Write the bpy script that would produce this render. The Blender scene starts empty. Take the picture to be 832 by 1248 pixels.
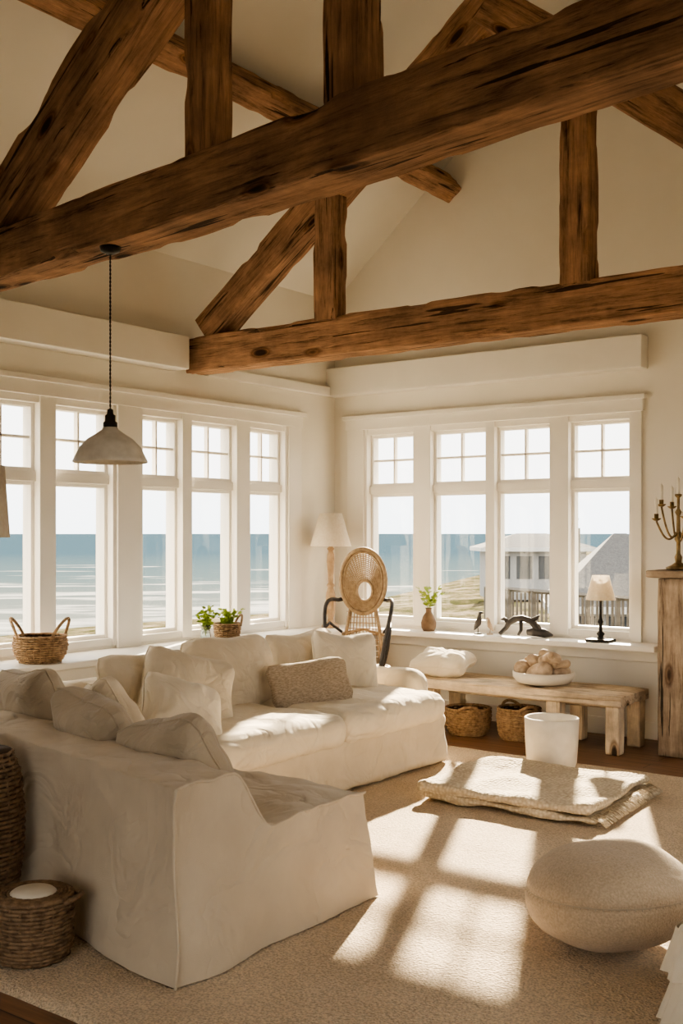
import bpy, bmesh, math, random
from mathutils import Vector, Matrix, noise, Euler
random.seed(7)
pi=math.pi
scene=bpy.context.scene
COL=scene.collection

# ------------------------------------------------------------------ materials
def nm(name):
    m=bpy.data.materials.new(name); m.use_nodes=True
    nt=m.node_tree; b=nt.nodes['Principled BSDF']
    return m,nt,b
def N(nt,t,**kw):
    n=nt.nodes.new(t)
    for k,v in kw.items(): setattr(n,k,v)
    return n
def ramp(nt,stops):
    r=nt.nodes.new('ShaderNodeValToRGB')
    e=r.color_ramp.elements
    while len(e)<len(stops): e.new(0.5)
    for i,(p,c) in enumerate(stops):
        e[i].position=p; e[i].color=(c[0],c[1],c[2],1) if hasattr(c,'__len__') else (c,c,c,1)
    return r
def simple(name,c1,c2=None,scale=8,rough=.7,bump=.0,bscale=200,stretch=(1,1,1),metal=0,sheen=0,bdist=.002,trans=0,wrinkle=0,wscale=4.5):
    m,nt,b=nm(name); L=nt.links.new
    tc=N(nt,'ShaderNodeTexCoord'); mp=N(nt,'ShaderNodeMapping'); mp.inputs['Scale'].default_value=stretch
    L(tc.outputs['Object'],mp.inputs['Vector'])
    if c2 is None: c2=tuple(min(1,x*.9) for x in c1)
    n=N(nt,'ShaderNodeTexNoise'); n.inputs['Scale'].default_value=scale; n.inputs['Detail'].default_value=4
    L(mp.outputs[0],n.inputs['Vector'])
    r=ramp(nt,[(.3,c2),(.7,c1)]); L(n.outputs[0],r.inputs[0]); L(r.outputs[0],b.inputs['Base Color'])
    b.inputs['Roughness'].default_value=rough; b.inputs['Metallic'].default_value=metal
    if sheen: b.inputs['Sheen Weight'].default_value=sheen
    last=None
    if wrinkle:
        # crease lines: folded |noise| gives narrow valleys, plus soft undulation
        n4=N(nt,'ShaderNodeTexNoise'); n4.inputs['Scale'].default_value=wscale; n4.inputs['Detail'].default_value=3; n4.inputs['Roughness'].default_value=.5; n4.inputs['Distortion'].default_value=.9
        L(mp.outputs[0],n4.inputs['Vector'])
        sb=N(nt,'ShaderNodeMath',operation='SUBTRACT'); L(n4.outputs[0],sb.inputs[0]); sb.inputs[1].default_value=.5
        ab=N(nt,'ShaderNodeMath',operation='ABSOLUTE'); L(sb.outputs[0],ab.inputs[0])
        mn=N(nt,'ShaderNodeMath',operation='MINIMUM'); L(ab.outputs[0],mn.inputs[0]); mn.inputs[1].default_value=.07
        ma=N(nt,'ShaderNodeMath',operation='MULTIPLY_ADD'); L(mn.outputs[0],ma.inputs[0]); ma.inputs[1].default_value=3.0; L(n4.outputs[0],ma.inputs[2])
        bp4=N(nt,'ShaderNodeBump'); bp4.inputs['Strength'].default_value=wrinkle; bp4.inputs['Distance'].default_value=.06
        L(ma.outputs[0],bp4.inputs['Height']); last=bp4
        L(bp4.outputs[0],b.inputs['Normal'])
    if bump:
        n2=N(nt,'ShaderNodeTexNoise'); n2.inputs['Scale'].default_value=bscale; n2.inputs['Detail'].default_value=3
        L(mp.outputs[0],n2.inputs['Vector'])
        bp=N(nt,'ShaderNodeBump'); bp.inputs['Strength'].default_value=bump; bp.inputs['Distance'].default_value=bdist
        L(n2.outputs[0],bp.inputs['Height'])
        if last: L(last.outputs[0],bp.inputs['Normal'])
        L(bp.outputs[0],b.inputs['Normal'])
    if trans: b.inputs['Transmission Weight'].default_value=trans
    return m
def wood(name,dark,light,knots=True,gr=14,rough=.8,bump=.5,crack=1):
    m,nt,b=nm(name); L=nt.links.new
    tc=N(nt,'ShaderNodeTexCoord'); oi=N(nt,'ShaderNodeObjectInfo')
    mul=N(nt,'ShaderNodeMath',operation='MULTIPLY'); mul.inputs[1].default_value=37
    L(oi.outputs['Random'],mul.inputs[0])
    add=N(nt,'ShaderNodeVectorMath',operation='ADD'); L(tc.outputs['Object'],add.inputs[0]); L(mul.outputs[0],add.inputs[1])
    mp3=N(nt,'ShaderNodeMapping'); mp3.inputs['Scale'].default_value=(1.9,5,5); L(add.outputs[0],mp3.inputs[0])
    v=N(nt,'ShaderNodeTexVoronoi'); v.inputs['Scale'].default_value=1.0; v.inputs['Randomness'].default_value=1; L(mp3.outputs[0],v.inputs['Vector'])
    mp=N(nt,'ShaderNodeMapping'); mp.inputs['Scale'].default_value=(1.0,gr,gr); L(add.outputs[0],mp.inputs[0])
    n=N(nt,'ShaderNodeTexNoise'); n.inputs['Scale'].default_value=2.4; n.inputs['Detail'].default_value=12; n.inputs['Roughness'].default_value=.76; n.inputs['Distortion'].default_value=.35
    L(mp.outputs[0],n.inputs['Vector'])
    mid=tuple(a*.38+c*.62 for a,c in zip(dark,light))
    r=ramp(nt,[(.34,dark),(.47,mid),(.62,light)]); L(n.outputs[0],r.inputs[0])
    n3=N(nt,'ShaderNodeTexNoise'); n3.inputs['Scale'].default_value=2.6; n3.inputs['Detail'].default_value=7; n3.inputs['Roughness'].default_value=.65; L(add.outputs[0],n3.inputs['Vector'])
    r3=ramp(nt,[(.34,(.50,.49,.50)),(.60,(1.15,1.15,1.15))]); L(n3.outputs[0],r3.inputs[0])
    mx=N(nt,'ShaderNodeMix',data_type='RGBA',blend_type='MULTIPLY'); mx.inputs[0].default_value=.85
    L(r.outputs[0],mx.inputs[6]); L(r3.outputs[0],mx.inputs[7])
    out=mx.outputs[2]
    mp2=N(nt,'ShaderNodeMapping'); mp2.inputs['Scale'].default_value=(1.1,28,28); L(add.outputs[0],mp2.inputs[0])
    nc=N(nt,'ShaderNodeTexNoise'); nc.inputs['Scale'].default_value=1.1; nc.inputs['Detail'].default_value=4; nc.inputs['Distortion'].default_value=.3; L(mp2.outputs[0],nc.inputs['Vector'])
    rc=ramp(nt,[(.345,.04),(.365,1)]); L(nc.outputs[0],rc.inputs[0])
    m2=N(nt,'ShaderNodeMix',data_type='RGBA',blend_type='MULTIPLY'); m2.inputs[0].default_value=.85*crack
    L(out,m2.inputs[6]); L(rc.outputs[0],m2.inputs[7]); out=m2.outputs[2]
    if knots:
        rk=ramp(nt,[(.08,(.03,.02,.02)),(.11,(.25,.2,.18)),(.135,(.7,.62,.55)),(.155,(.45,.38,.34)),(.21,(1,1,1))]); L(v.outputs['Distance'],rk.inputs[0])
        m3=N(nt,'ShaderNodeMix',data_type='RGBA',blend_type='MULTIPLY'); m3.inputs[0].default_value=.95
        L(out,m3.inputs[6]); L(rk.outputs[0],m3.inputs[7]); out=m3.outputs[2]
    L(out,b.inputs['Base Color']); b.inputs['Roughness'].default_value=rough; b.inputs['Specular IOR Level'].default_value=.2
    bp=N(nt,'ShaderNodeBump'); bp.inputs['Strength'].default_value=bump; bp.inputs['Distance'].default_value=.016
    ad=N(nt,'ShaderNodeMath',operation='ADD'); L(n.outputs[0],ad.inputs[0]); L(rc.outputs[0],ad.inputs[1])
    L(ad.outputs[0],bp.inputs['Height']); L(bp.outputs[0],b.inputs['Normal'])
    return m

M_wall=simple('wall_paint',(.86,.82,.74),(.83,.79,.71),scale=3,rough=.85,bump=.08,bscale=90)
M_ceil=simple('ceiling_paint',(.82,.785,.71),(.78,.745,.67),scale=2,rough=.9,bump=.08,bscale=60)
M_trim=simple('trim_paint',(.90,.865,.795),(.86,.825,.755),scale=4,rough=.5)
M_beam=wood('rough_beam_wood',(.085,.047,.028),(.60,.355,.21),bump=1)
M_bench=wood('bench_pine',(.50,.37,.24),(.88,.74,.55),knots=True,gr=10,crack=.4,bump=.4)
M_mantel=wood('weathered_barn_wood',(.15,.10,.07),(.56,.44,.32),gr=12,bump=.8)
M_fab=simple('linen_slipcover_shaded',(.62,.525,.395),(.55,.46,.345),scale=5,rough=.95,bump=.5,bscale=260,sheen=.1,wrinkle=.42,wscale=2.6)  # sofa linen on the chaise, shade of the near side darkened into the colour
M_base=simple('linen_slipcover_lit',(.74,.645,.50),(.66,.57,.435),scale=5,rough=.95,bump=.5,bscale=260,sheen=.1,wrinkle=.42,wscale=2.8)  # same sofa linen, lighter copy with the sunlit look in its colour
M_cush=simple('cushion_linen',(.76,.655,.50),(.66,.565,.425),scale=7,rough=.95,bump=.6,bscale=240,sheen=.1,wrinkle=.42,wscale=4.5)
M_white=simple('white_cotton',(.84,.745,.59),(.76,.67,.525),scale=6,rough=.95,bump=.5,bscale=240,sheen=.1,wrinkle=.36,wscale=3.6)
M_oat=simple('oatmeal_weave',(.68,.56,.42),(.38,.30,.21),scale=60,rough=.95,bump=1,bscale=150,stretch=(1,1,3),bdist=.006)
M_greige_shaded=simple('greige_linen_shaded',(.50,.42,.315),(.41,.34,.25),scale=6,rough=.95,bump=.6,bscale=240,sheen=.1,wrinkle=.42,wscale=4.5)  # greige linen with the shade on the chaise cushions put into its tone
M_pouf=simple('pouf_wool',(.62,.49,.35),(.46,.36,.25),scale=120,rough=1,bump=1,bscale=150,sheen=.2,bdist=.006)
M_wick=simple('wicker',(.48,.32,.18),(.20,.12,.06),scale=40,rough=.7,bump=.4,bscale=120)
M_wickd=simple('dark_wicker',(.32,.21,.12),(.12,.07,.035),scale=40,rough=.7,bump=.4,bscale=120)
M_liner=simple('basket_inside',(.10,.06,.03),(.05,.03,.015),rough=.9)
M_rattan=simple('rattan_cane',(.50,.36,.22),(.30,.20,.11),scale=40,rough=.6)
M_iron=simple('dark_iron',(.035,.032,.03),(.02,.018,.016),rough=.45,metal=.6)
M_brass=simple('aged_brass',(.36,.26,.13),(.18,.12,.06),scale=30,rough=.45,metal=.85)
M_cer=simple('white_ceramic',(.86,.80,.70),(.76,.70,.60),scale=14,rough=.7,bump=.3,bscale=40)
M_stone=simple('driftwood_pale',(.66,.52,.38),(.34,.24,.16),scale=14,rough=.9,bump=.8,bscale=40,bdist=.01)
M_brown=simple('brown_clay',(.22,.14,.08),(.13,.08,.045),scale=20,rough=.7)
M_black=simple('dark_patina',(.07,.06,.055),(.03,.027,.025),scale=25,rough=.6)
M_leaf=simple('leaf_green',(.42,.52,.08),(.22,.32,.05),scale=30,rough=.6)
M_wax=simple('candle_wax',(.9,.86,.76),(.86,.81,.70),rough=.5)
M_turn=simple('turned_wood',(.48,.34,.21),(.28,.18,.10),scale=20,rough=.6)
M_zinc=simple('aged_enamel',(.86,.82,.75),(.62,.58,.51),scale=14,rough=.5)
M_plaster=simple('hearth_plaster',(.62,.58,.52),(.50,.46,.41),rough=.9,bump=.3,bscale=30)
M_soot=simple('firebox_soot',(.04,.035,.03),(.02,.018,.015),rough=.95)
M_hous=simple('cottage_siding',(.30,.30,.29),(.25,.25,.245),rough=.9)
M_eave=simple('white_eave_paint',(.50,.50,.48),(.46,.46,.44),rough=.9)
M_roof=simple('shingle_grey',(.11,.108,.105),(.07,.069,.068),scale=9,rough=1)
M_fence=simple('fence_grey_wood',(.12,.105,.085),(.07,.062,.05),scale=6,rough=.9)
M_darkglass=simple('dark_window',(.03,.035,.04),(.02,.025,.03),rough=.6)

def shade_mat():
    m=bpy.data.materials.new('lampshade_linen'); m.use_nodes=True; nt=m.node_tree; nt.nodes.clear()
    o=N(nt,'ShaderNodeOutputMaterial'); d=N(nt,'ShaderNodeBsdfDiffuse'); t=N(nt,'ShaderNodeBsdfTranslucent'); x=N(nt,'ShaderNodeMixShader')
    tc=N(nt,'ShaderNodeTexCoord'); n=N(nt,'ShaderNodeTexNoise'); n.inputs['Scale'].default_value=60; nt.links.new(tc.outputs['Object'],n.inputs['Vector'])
    r=ramp(nt,[(.3,(.86,.79,.68)),(.7,(.94,.88,.78))]); nt.links.new(n.outputs[0],r.inputs[0])
    nt.links.new(r.outputs[0],d.inputs[0]); nt.links.new(r.outputs[0],t.inputs[0]); x.inputs[0].default_value=.5
    nt.links.new(d.outputs[0],x.inputs[1]); nt.links.new(t.outputs[0],x.inputs[2]); nt.links.new(x.outputs[0],o.inputs[0]); return m
M_shade=shade_mat()
def glass_mat():
    m=bpy.data.materials.new('window_glass'); m.use_nodes=True; nt=m.node_tree; nt.nodes.clear()
    o=N(nt,'ShaderNodeOutputMaterial'); t=N(nt,'ShaderNodeBsdfTransparent'); g=N(nt,'ShaderNodeBsdfGlossy'); x=N(nt,'ShaderNodeMixShader')
    t.inputs[0].default_value=(.98,.985,.985,1); g.inputs['Roughness'].default_value=.02; x.inputs[0].default_value=.02
    nt.links.new(t.outputs[0],x.inputs[1]); nt.links.new(g.outputs[0],x.inputs[2]); nt.links.new(x.outputs[0],o.inputs[0]); return m
M_glass=glass_mat()
def carpet_mat():
    m,nt,b=nm('wool_carpet'); L=nt.links.new
    tc=N(nt,'ShaderNodeTexCoord')
    n1=N(nt,'ShaderNodeTexNoise'); n1.inputs['Scale'].default_value=2.2; n1.inputs['Detail'].default_value=6; L(tc.outputs['Object'],n1.inputs['Vector'])
    v=N(nt,'ShaderNodeTexVoronoi'); v.inputs['Scale'].default_value=90; L(tc.outputs['Object'],v.inputs['Vector'])
    n2=N(nt,'ShaderNodeTexNoise'); n2.inputs['Scale'].default_value=130; n2.inputs['Detail'].default_value=3; L(tc.outputs['Object'],n2.inputs['Vector'])
    r=ramp(nt,[(.3,(.64,.50,.345)),(.7,(.78,.63,.455))]); L(n1.outputs[0],r.inputs[0])
    r2=ramp(nt,[(.35,.66),(.6,1.05)]); L(n2.outputs[0],r2.inputs[0])
    mx=N(nt,'ShaderNodeMix',data_type='RGBA',blend_type='MULTIPLY'); mx.inputs[0].default_value=1; L(r.outputs[0],mx.inputs[6]); L(r2.outputs[0],mx.inputs[7])
    L(mx.outputs[2],b.inputs['Base Color']); b.inputs['Roughness'].default_value=1; b.inputs['Sheen Weight'].default_value=.1
    ad=N(nt,'ShaderNodeMath',operation='ADD'); L(v.outputs['Distance'],ad.inputs[0]); L(n2.outputs[0],ad.inputs[1])
    bp=N(nt,'ShaderNodeBump'); bp.inputs['Strength'].default_value=.7; bp.inputs['Distance'].default_value=.010
    L(ad.outputs[0],bp.inputs['Height']); L(bp.outputs[0],b.inputs['Normal']); return m
M_carpet=carpet_mat()
def floor_mat():
    m,nt,b=nm('oak_floor'); L=nt.links.new
    tc=N(nt,'ShaderNodeTexCoord'); br=N(nt,'ShaderNodeTexBrick')
    br.inputs['Scale'].default_value=1; br.inputs['Brick Width'].default_value=1.6; br.inputs['Row Height'].default_value=.14; br.inputs['Mortar Size'].default_value=.003
    br.inputs['Color1'].default_value=(.26,.14,.075,1); br.inputs['Color2'].default_value=(.18,.09,.047,1); br.inputs['Mortar'].default_value=(.02,.01,.006,1)
    L(tc.outputs['Object'],br.inputs['Vector'])
    mp=N(nt,'ShaderNodeMapping'); mp.inputs['Scale'].default_value=(1,14,1); L(tc.outputs['Object'],mp.inputs[0])
    n=N(nt,'ShaderNodeTexNoise'); n.inputs['Scale'].default_value=3; n.inputs['Detail'].default_value=6; L(mp.outputs[0],n.inputs['Vector'])
    r=ramp(nt,[(.3,.6),(.7,1.3)]); L(n.outputs[0],r.inputs[0])
    mx=N(nt,'ShaderNodeMix',data_type='RGBA',blend_type='MULTIPLY'); mx.inputs[0].default_value=1; L(br.outputs[0],mx.inputs[6]); L(r.outputs[0],mx.inputs[7])
    L(mx.outputs[2],b.inputs['Base Color']); b.inputs['Roughness'].default_value=.38; return m
M_floor=floor_mat()
def weave_rug():
    m,nt,b=nm('chunky_weave'); L=nt.links.new
    tc=N(nt,'ShaderNodeTexCoord')
    v=N(nt,'ShaderNodeTexVoronoi'); v.inputs['Scale'].default_value=48; v.inputs['Randomness'].default_value=.55; L(tc.outputs['Object'],v.inputs['Vector'])
    n=N(nt,'ShaderNodeTexNoise'); n.inputs['Scale'].default_value=50; L(tc.outputs['Object'],n.inputs['Vector'])
    r=ramp(nt,[(.1,(.82,.72,.56)),(.7,(.56,.46,.33))]); L(v.outputs['Distance'],r.inputs[0]); L(r.outputs[0],b.inputs['Base Color']); b.inputs['Roughness'].default_value=1
    sb=N(nt,'ShaderNodeMath',operation='SUBTRACT'); L(n.outputs['Fac'],sb.inputs[0]); L(v.outputs['Distance'],sb.inputs[1])
    bp=N(nt,'ShaderNodeBump'); bp.inputs['Strength'].default_value=.9; bp.inputs['Distance'].default_value=.010; L(sb.outputs[0],bp.inputs['Height']); L(bp.outputs[0],b.inputs['Normal']); return m
M_weave=weave_rug()

# ------------------------------------------------------------------ mesh builder
class MB:
    def __init__(s): s.v=[]; s.f=[]
    def box(s,lo,hi):
        x0,y0,z0=[min(a,b) for a,b in zip(lo,hi)]; x1,y1,z1=[max(a,b) for a,b in zip(lo,hi)]
        n=len(s.v)
        s.v+=[(x0,y0,z0),(x1,y0,z0),(x1,y1,z0),(x0,y1,z0),(x0,y0,z1),(x1,y0,z1),(x1,y1,z1),(x0,y1,z1)]
        s.f+=[tuple(n+i for i in q) for q in [(0,3,2,1),(4,5,6,7),(0,1,5,4),(1,2,6,5),(2,3,7,6),(3,0,4,7)]]
        return s
    def poly(s,pts,faces):
        n=len(s.v); s.v+=pts; s.f+=[tuple(n+i for i in f) for f in faces]; return s
    def prism(s,poly,a,b,ax):
        n=len(s.v); k=len(poly)
        for t in (a,b):
            for p in poly:
                q=list(p); q.insert(ax,t); s.v.append(tuple(q))
        s.f.append(tuple(n+i for i in range(k))[::-1]); s.f.append(tuple(n+k+i for i in range(k)))
        for i in range(k):
            j=(i+1)%k; s.f.append((n+i,n+j,n+k+j,n+k+i))
        return s
    def lathe(s,prof,seg=32,c=(0,0,0)):
        n=len(s.v); k=len(prof)
        for j in range(seg):
            a=2*pi*j/seg
            for (r,z) in prof: s.v.append((c[0]+r*math.cos(a),c[1]+r*math.sin(a),c[2]+z))
        for j in range(seg):
            j2=(j+1)%seg
            for i in range(k-1): s.f.append((n+j*k+i,n+j2*k+i,n+j2*k+i+1,n+j*k+i+1))
        return s
    def tube(s,pts,r,seg=8,closed=False,caps=True):
        pts=[Vector(p) for p in pts]; k=len(pts); n=len(s.v)
        rs=r if hasattr(r,'__len__') else [r]*k
        T=[]
        for i in range(k):
            t=pts[(i+1)%k]-pts[i-1] if closed else pts[min(i+1,k-1)]-pts[max(i-1,0)]
            T.append(t.normalized() if t.length>1e-9 else Vector((0,0,1)))
        up=Vector((0,0,1)) if abs(T[0].z)<.9 else Vector((1,0,0))
        u=(up-T[0]*up.dot(T[0])).normalized()
        for i in range(k):
            u=(u-T[i]*u.dot(T[i])); u=u.normalized() if u.length>1e-6 else T[i].orthogonal().normalized()
            w=T[i].cross(u)
            for j in range(seg):
                a=2*pi*j/seg; s.v.append(tuple(pts[i]+(u*math.cos(a)+w*math.sin(a))*rs[i]))
        for i in range(k if closed else k-1):
            i2=(i+1)%k
            for j in range(seg):
                j2=(j+1)%seg; s.f.append((n+i*seg+j,n+i*seg+j2,n+i2*seg+j2,n+i2*seg+j))
        if not closed and caps:
            s.f.append(tuple(n+j for j in range(seg))); s.f.append(tuple(n+(k-1)*seg+j for j in range(seg))[::-1])
        return s
    def ring(s,c,r,tr,seg=48,ts=6,plane='xy',ry=None,amp=0,fr=0,ph=0):
        ry=r if ry is None else ry; P=[]
        for i in range(seg):
            a=2*pi*i/seg; w=amp*math.sin(fr*a+ph); x=(r+w)*math.cos(a); y=(ry+w)*math.sin(a)
            P.append({'xy':(c[0]+x,c[1]+y,c[2]),'xz':(c[0]+x,c[1],c[2]+y),'yz':(c[0],c[1]+x,c[2]+y)}[plane])
        return s.tube(P,tr,ts,closed=True)
    def leaf(s,p,d,l,w):
        p=Vector(p); d=Vector(d).normalized(); side=d.cross(Vector((random.uniform(-1,1),random.uniform(-1,1),1))).normalized(); up=side.cross(d)*.12*l
        n=len(s.v)
        s.v+=[tuple(p),tuple(p+d*l*.35+side*w+up),tuple(p+d*l*.75+side*w*.7+up),tuple(p+d*l),tuple(p+d*l*.75-side*w*.7+up),tuple(p+d*l*.35-side*w+up)]
        s.f+=[(n,n+1,n+2,n+3),(n,n+3,n+4,n+5)]
        return s
    def grid(s,P,nu,nv):
        n=len(s.v); s.v+=P
        for i in range(nu-1):
            for j in range(nv-1):
                a=n+i*nv+j; s.f.append((a,a+nv,a+nv+1,a+1))
        return s
    def obj(s,name,mat,parent=None,loc=(0,0,0),rot=(0,0,0),smooth=False,bevel=0,bseg=2,fix=True):
        me=bpy.data.meshes.new(name); me.from_pydata([tuple(v) for v in s.v],[],s.f); me.update()
        if fix:
            bm=bmesh.new(); bm.from_mesh(me); bmesh.ops.recalc_face_normals(bm,faces=bm.faces); bm.to_mesh(me); bm.free()
        o=bpy.data.objects.new(name,me); COL.objects.link(o); me.materials.append(mat)
        o.location=loc; o.rotation_euler=rot
        if parent: o.parent=parent
        if smooth:
            for p in me.polygons: p.use_smooth=True
        if bevel:
            b=o.modifiers.new('b','BEVEL'); b.width=bevel; b.segments=bseg; b.limit_method='ANGLE'; b.angle_limit=math.radians(40)
        return o
def E(name,loc=(0,0,0),rz=0):
    e=bpy.data.objects.new(name,None); COL.objects.link(e); e.location=loc; e.rotation_euler=(0,0,rz); e.empty_display_size=.1; return e
def nz(p,sc=1,seed=0):
    return noise.noise(Vector((p[0]*sc+seed*13.7,p[1]*sc+seed*7.1,p[2]*sc-seed*3.3)))
def ridge(p,sc=1,seed=0): return 1-min(1,abs(nz(p,sc,seed))*3.2)
R=math.radians

# ------------------------------------------------------------------ room shell
W=6.6; D=-8.8; HW=3.55; SL=.85; AP=HW+SL*W/2; T=.2
MB().box((-T,D-T,-.2),(W+T,T,0)).obj('floor',M_floor)
b=MB()
ox0,ox1,oz0,oz1=.30,2.77,.72,2.40
b.box((-T,0,0),(W+T,T,oz0)); b.box((-T,0,oz0),(ox0,T,oz1)); b.box((ox1,0,oz0),(W+T,T,oz1))
b.prism([(-T,oz1),(W+T,oz1),(W+T,HW-SL*T),(W/2,AP),(-T,HW-SL*T)],0,T,1)
b.obj('wall_back',M_wall)
b=MB(); ly0,ly1=-5.40,-.64
b.box((-T,D,0),(0,0,oz0)); b.box((-T,ly1,oz0),(0,0,oz1)); b.box((-T,D,oz0),(0,ly0,oz1)); b.box((-T,D,oz1),(0,0,HW))
b.obj('wall_left',M_wall)
b=MB(); b.box((W,D,0),(W+T,0,.7)); b.box((W,D,.7),(W+T,-5.2,2.4)); b.box((W,-1.6,.7),(W+T,0,2.4)); b.box((W,D,2.4),(W+T,0,HW))
b.obj('wall_right',M_wall)
b=MB(); b.box((-T,D-T,0),(3.2,D,2.5)); b.box((5.6,D-T,0),(W+T,D,2.5)); b.prism([(-T,2.5),(W+T,2.5),(W+T,HW-SL*T),(W/2,AP),(-T,HW-SL*T)],D-T,D,1)
b.obj('wall_front',M_wall)
b=MB(); th=.22
for sgn in (0,1):
    def X(x): return x if sgn==0 else W-x
    b.prism([(X(-T-.02),HW-SL*(T+.02)),(X(W/2),AP),(X(W/2),AP+th),(X(-T-.02),HW-SL*(T+.02)+th)],D-T,T,1)
b.obj('ceiling',M_ceil)

def wins(mapf,panes,a0,a1,z0,z1,num=1,tz=(1.84,1.905)):
    def bx(m,al,ah,ol,oh,zl,zh): m.box(mapf(al,ol,zl),mapf(ah,oh,zh))
    root=E('window_%d'%num)
    m=MB(); panes=sorted(panes)
    edges=[a0]+[x for p in panes for x in p]+[a1]
    for i in range(0,len(edges),2): bx(m,edges[i],edges[i+1],-.17,.012,z0,z1)
    m.obj('posts',M_trim,root,bevel=.004)
    m=MB(); g=MB()
    zb,zt=z0+.05,z1-.05
    for (p,q) in panes:
        bx(m,p,q,-.17,.0,z0,zb); bx(m,p,q,-.17,.0,zt,z1)
        bx(m,p,q,-.12,-.03,tz[0],tz[1])
        for (za,zc,ins) in ((zb,tz[0],.025),(tz[1],zt,.025)):
            bx(m,p,p+ins,-.12,-.05,za,zc); bx(m,q-ins,q,-.12,-.05,za,zc)
            bx(m,p+ins,q-ins,-.12,-.05,za,za+ins); bx(m,p+ins,q-ins,-.12,-.05,zc-ins,zc)
        c=(p+q)/2; zc=(tz[1]+zt)/2
        bx(m,c-.009,c+.009,-.10,-.06,tz[1]+.025,zt-.025); bx(m,p+.025,q-.025,-.10,-.06,zc-.009,zc+.009)
        bx(g,p+.025,q-.025,-.085,-.080,zb+.025,tz[0]-.025); bx(g,p+.025,q-.025,-.085,-.080,tz[1]+.025,zt-.025)
    m.obj('sashes',M_trim,root,bevel=.003)
    g.obj('glass',M_glass,root)
wins(lambda a,o,z:(a,-o,z),[(.357,.83),(1.0,1.52),(1.60,2.08),(2.237,2.72)],ox0,ox1,oz0,oz1,1)
wins(lambda a,o,z:(o,a,z),[(-1.14,-.70),(-1.80,-1.30),(-2.30,-1.90),(-3.07,-2.58),(-3.70,-3.20),(-4.35,-3.85),(-5.30,-4.80)],ly0,ly1,oz0,oz1,2)
wins(lambda a,o,z:(W-o,a,z),[(-5.1,-4.4),(-4.3,-3.5),(-3.4,-2.6),(-2.5,-1.7)],-5.2,-1.6,.7,2.4,3)  # unseen right-wall windows, added to let in soft sky fill
wins(lambda a,o,z:(a,D+o,z),[(3.3,4.35),(4.45,5.5)],3.2,5.6,0,2.5,4)  # unseen glazing behind the camera, added and sized for fill light

m=MB()
m.box((.155,-.028,.70),(ox0+.03,0,2.40)); m.box((ox1-.03,-.028,.70),(2.82,0,2.40))
m.box((.14,-.034,2.395),(2.835,0,2.49)); m.box((.12,-.06,2.485),(2.855,0,2.52))
m.obj('trim_1',M_trim,bevel=.004)
m=MB()
m.box((0,ly1-.03,.70),(.028,-.50,2.40)); m.box((0,-5.55,.70),(.028,ly0+.03,2.40))
m.box((0,-5.56,2.395),(.034,-.49,2.49)); m.box((0,-5.60,2.485),(.06,-.47,2.52))
m.box((0,-2.55,.70),(.03,-2.33,2.40))
m.obj('trim_2',M_trim,bevel=.004)
MB().box((0,-.13,2.70),(2.86,0,2.94)).obj('trim_3',M_trim,bevel=.006)
MB().box((0,D,2.70),(.16,-1.98,2.94)).obj('trim_4',M_trim,bevel=.006)
MB().box((0,-1.66,2.70),(.05,-.13,2.78)).obj('trim_5',M_trim,bevel=.006)
m=MB(); m.box((0,-.24,.655),(3.0,.03,.70)); m.box((0,-.035,.56),(2.95,0,.655)); m.obj('window_ledge',M_trim,bevel=.01)
m=MB(); m.box((-.03,-8.0,.655),(.44,-.241,.70)); m.box((.0,-8.0,.0),(.40,-.24,.655)); m.obj('window_seat_ledge',M_trim,bevel=.01)
MB().box((.40,-.02,0),(3.13,0,.13)).obj('baseboard_back',M_trim,bevel=.005)
MB().box((5.0,-.02,0),(W,0,.13)).obj('baseboard_right_of_hearth',M_trim)
MB().box((W-.02,D,0),(W,-.02,.13)).obj('baseboard_right',M_trim)

# ------------------------------------------------------------------ beams
def beam(name,p0,p1,w,h,parent,seed=0,up=(0,0,1),mat=M_beam,rough=.008):
    p0=Vector(p0);p1=Vector(p1); L=(p1-p0).length; ax=(p1-p0).normalized(); upv=Vector(up)
    if abs(ax.dot(upv))>.98: upv=Vector((0,1,0))
    y=upv.cross(ax).normalized(); z=ax.cross(y)
    n=max(8,int(L/.03)); sec=[]; c=.008
    hw,hh=w/2,h/2
    cs=[(-hw+c,-hh),(hw-c,-hh),(hw,-hh+c),(hw,hh-c),(hw-c,hh),(-hw+c,hh),(-hw,hh-c),(-hw,-hh+c)]
    for i in range(8):
        a,b2=cs[i],cs[(i+1)%8]
        sec+= [tuple(a[q]+(b2[q]-a[q])*t/7 for q in (0,1)) for t in range(7)] if i%2==0 else [a]
    k=len(sec); V=[];F=[]
    for i in range(n+1):
        t=L*i/n
        for (a,b2) in sec:
            q=(t*.5,a*3,b2*3)
            d=nz(q,1.6,seed)*rough+nz((t*1.2,a*6,b2*6),4,seed+5)*rough*.5+nz((t*.8,a*14,b2*14),3,seed+6)*rough*.5
            edge=(abs(a)>hw-c*2 and abs(b2)>hh-c*2)
            if edge: d-=max(0,nz((t,a,b2),4.5,seed+20)-.1)*.035
            s_=1+d/max(hw,.01)
            V.append((t,a*s_+nz((t,0,0),.6,seed+9)*.006,b2*s_+nz((t,0,0),.6,seed+2)*.006))
    for i in range(n):
        for j in range(k):
            j2=(j+1)%k; F.append((i*k+j,i*k+j2,(i+1)*k+j2,(i+1)*k+j))
    F.append(tuple(range(k))[::-1]); F.append(tuple(n*k+j for j in range(k)))
    mb=MB(); mb.v=V; mb.f=F
    o=mb.obj(name,mat,parent)
    for p in o.data.polygons: p.use_smooth=len(p.vertices)==4
    es=o.modifiers.new('e','EDGE_SPLIT'); es.split_angle=R(28)
    M=Matrix((ax,y,z)).transposed().to_4x4(); M.translation=p0
    o.matrix_local=M
    return o
t2=E('roof_truss')
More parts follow.
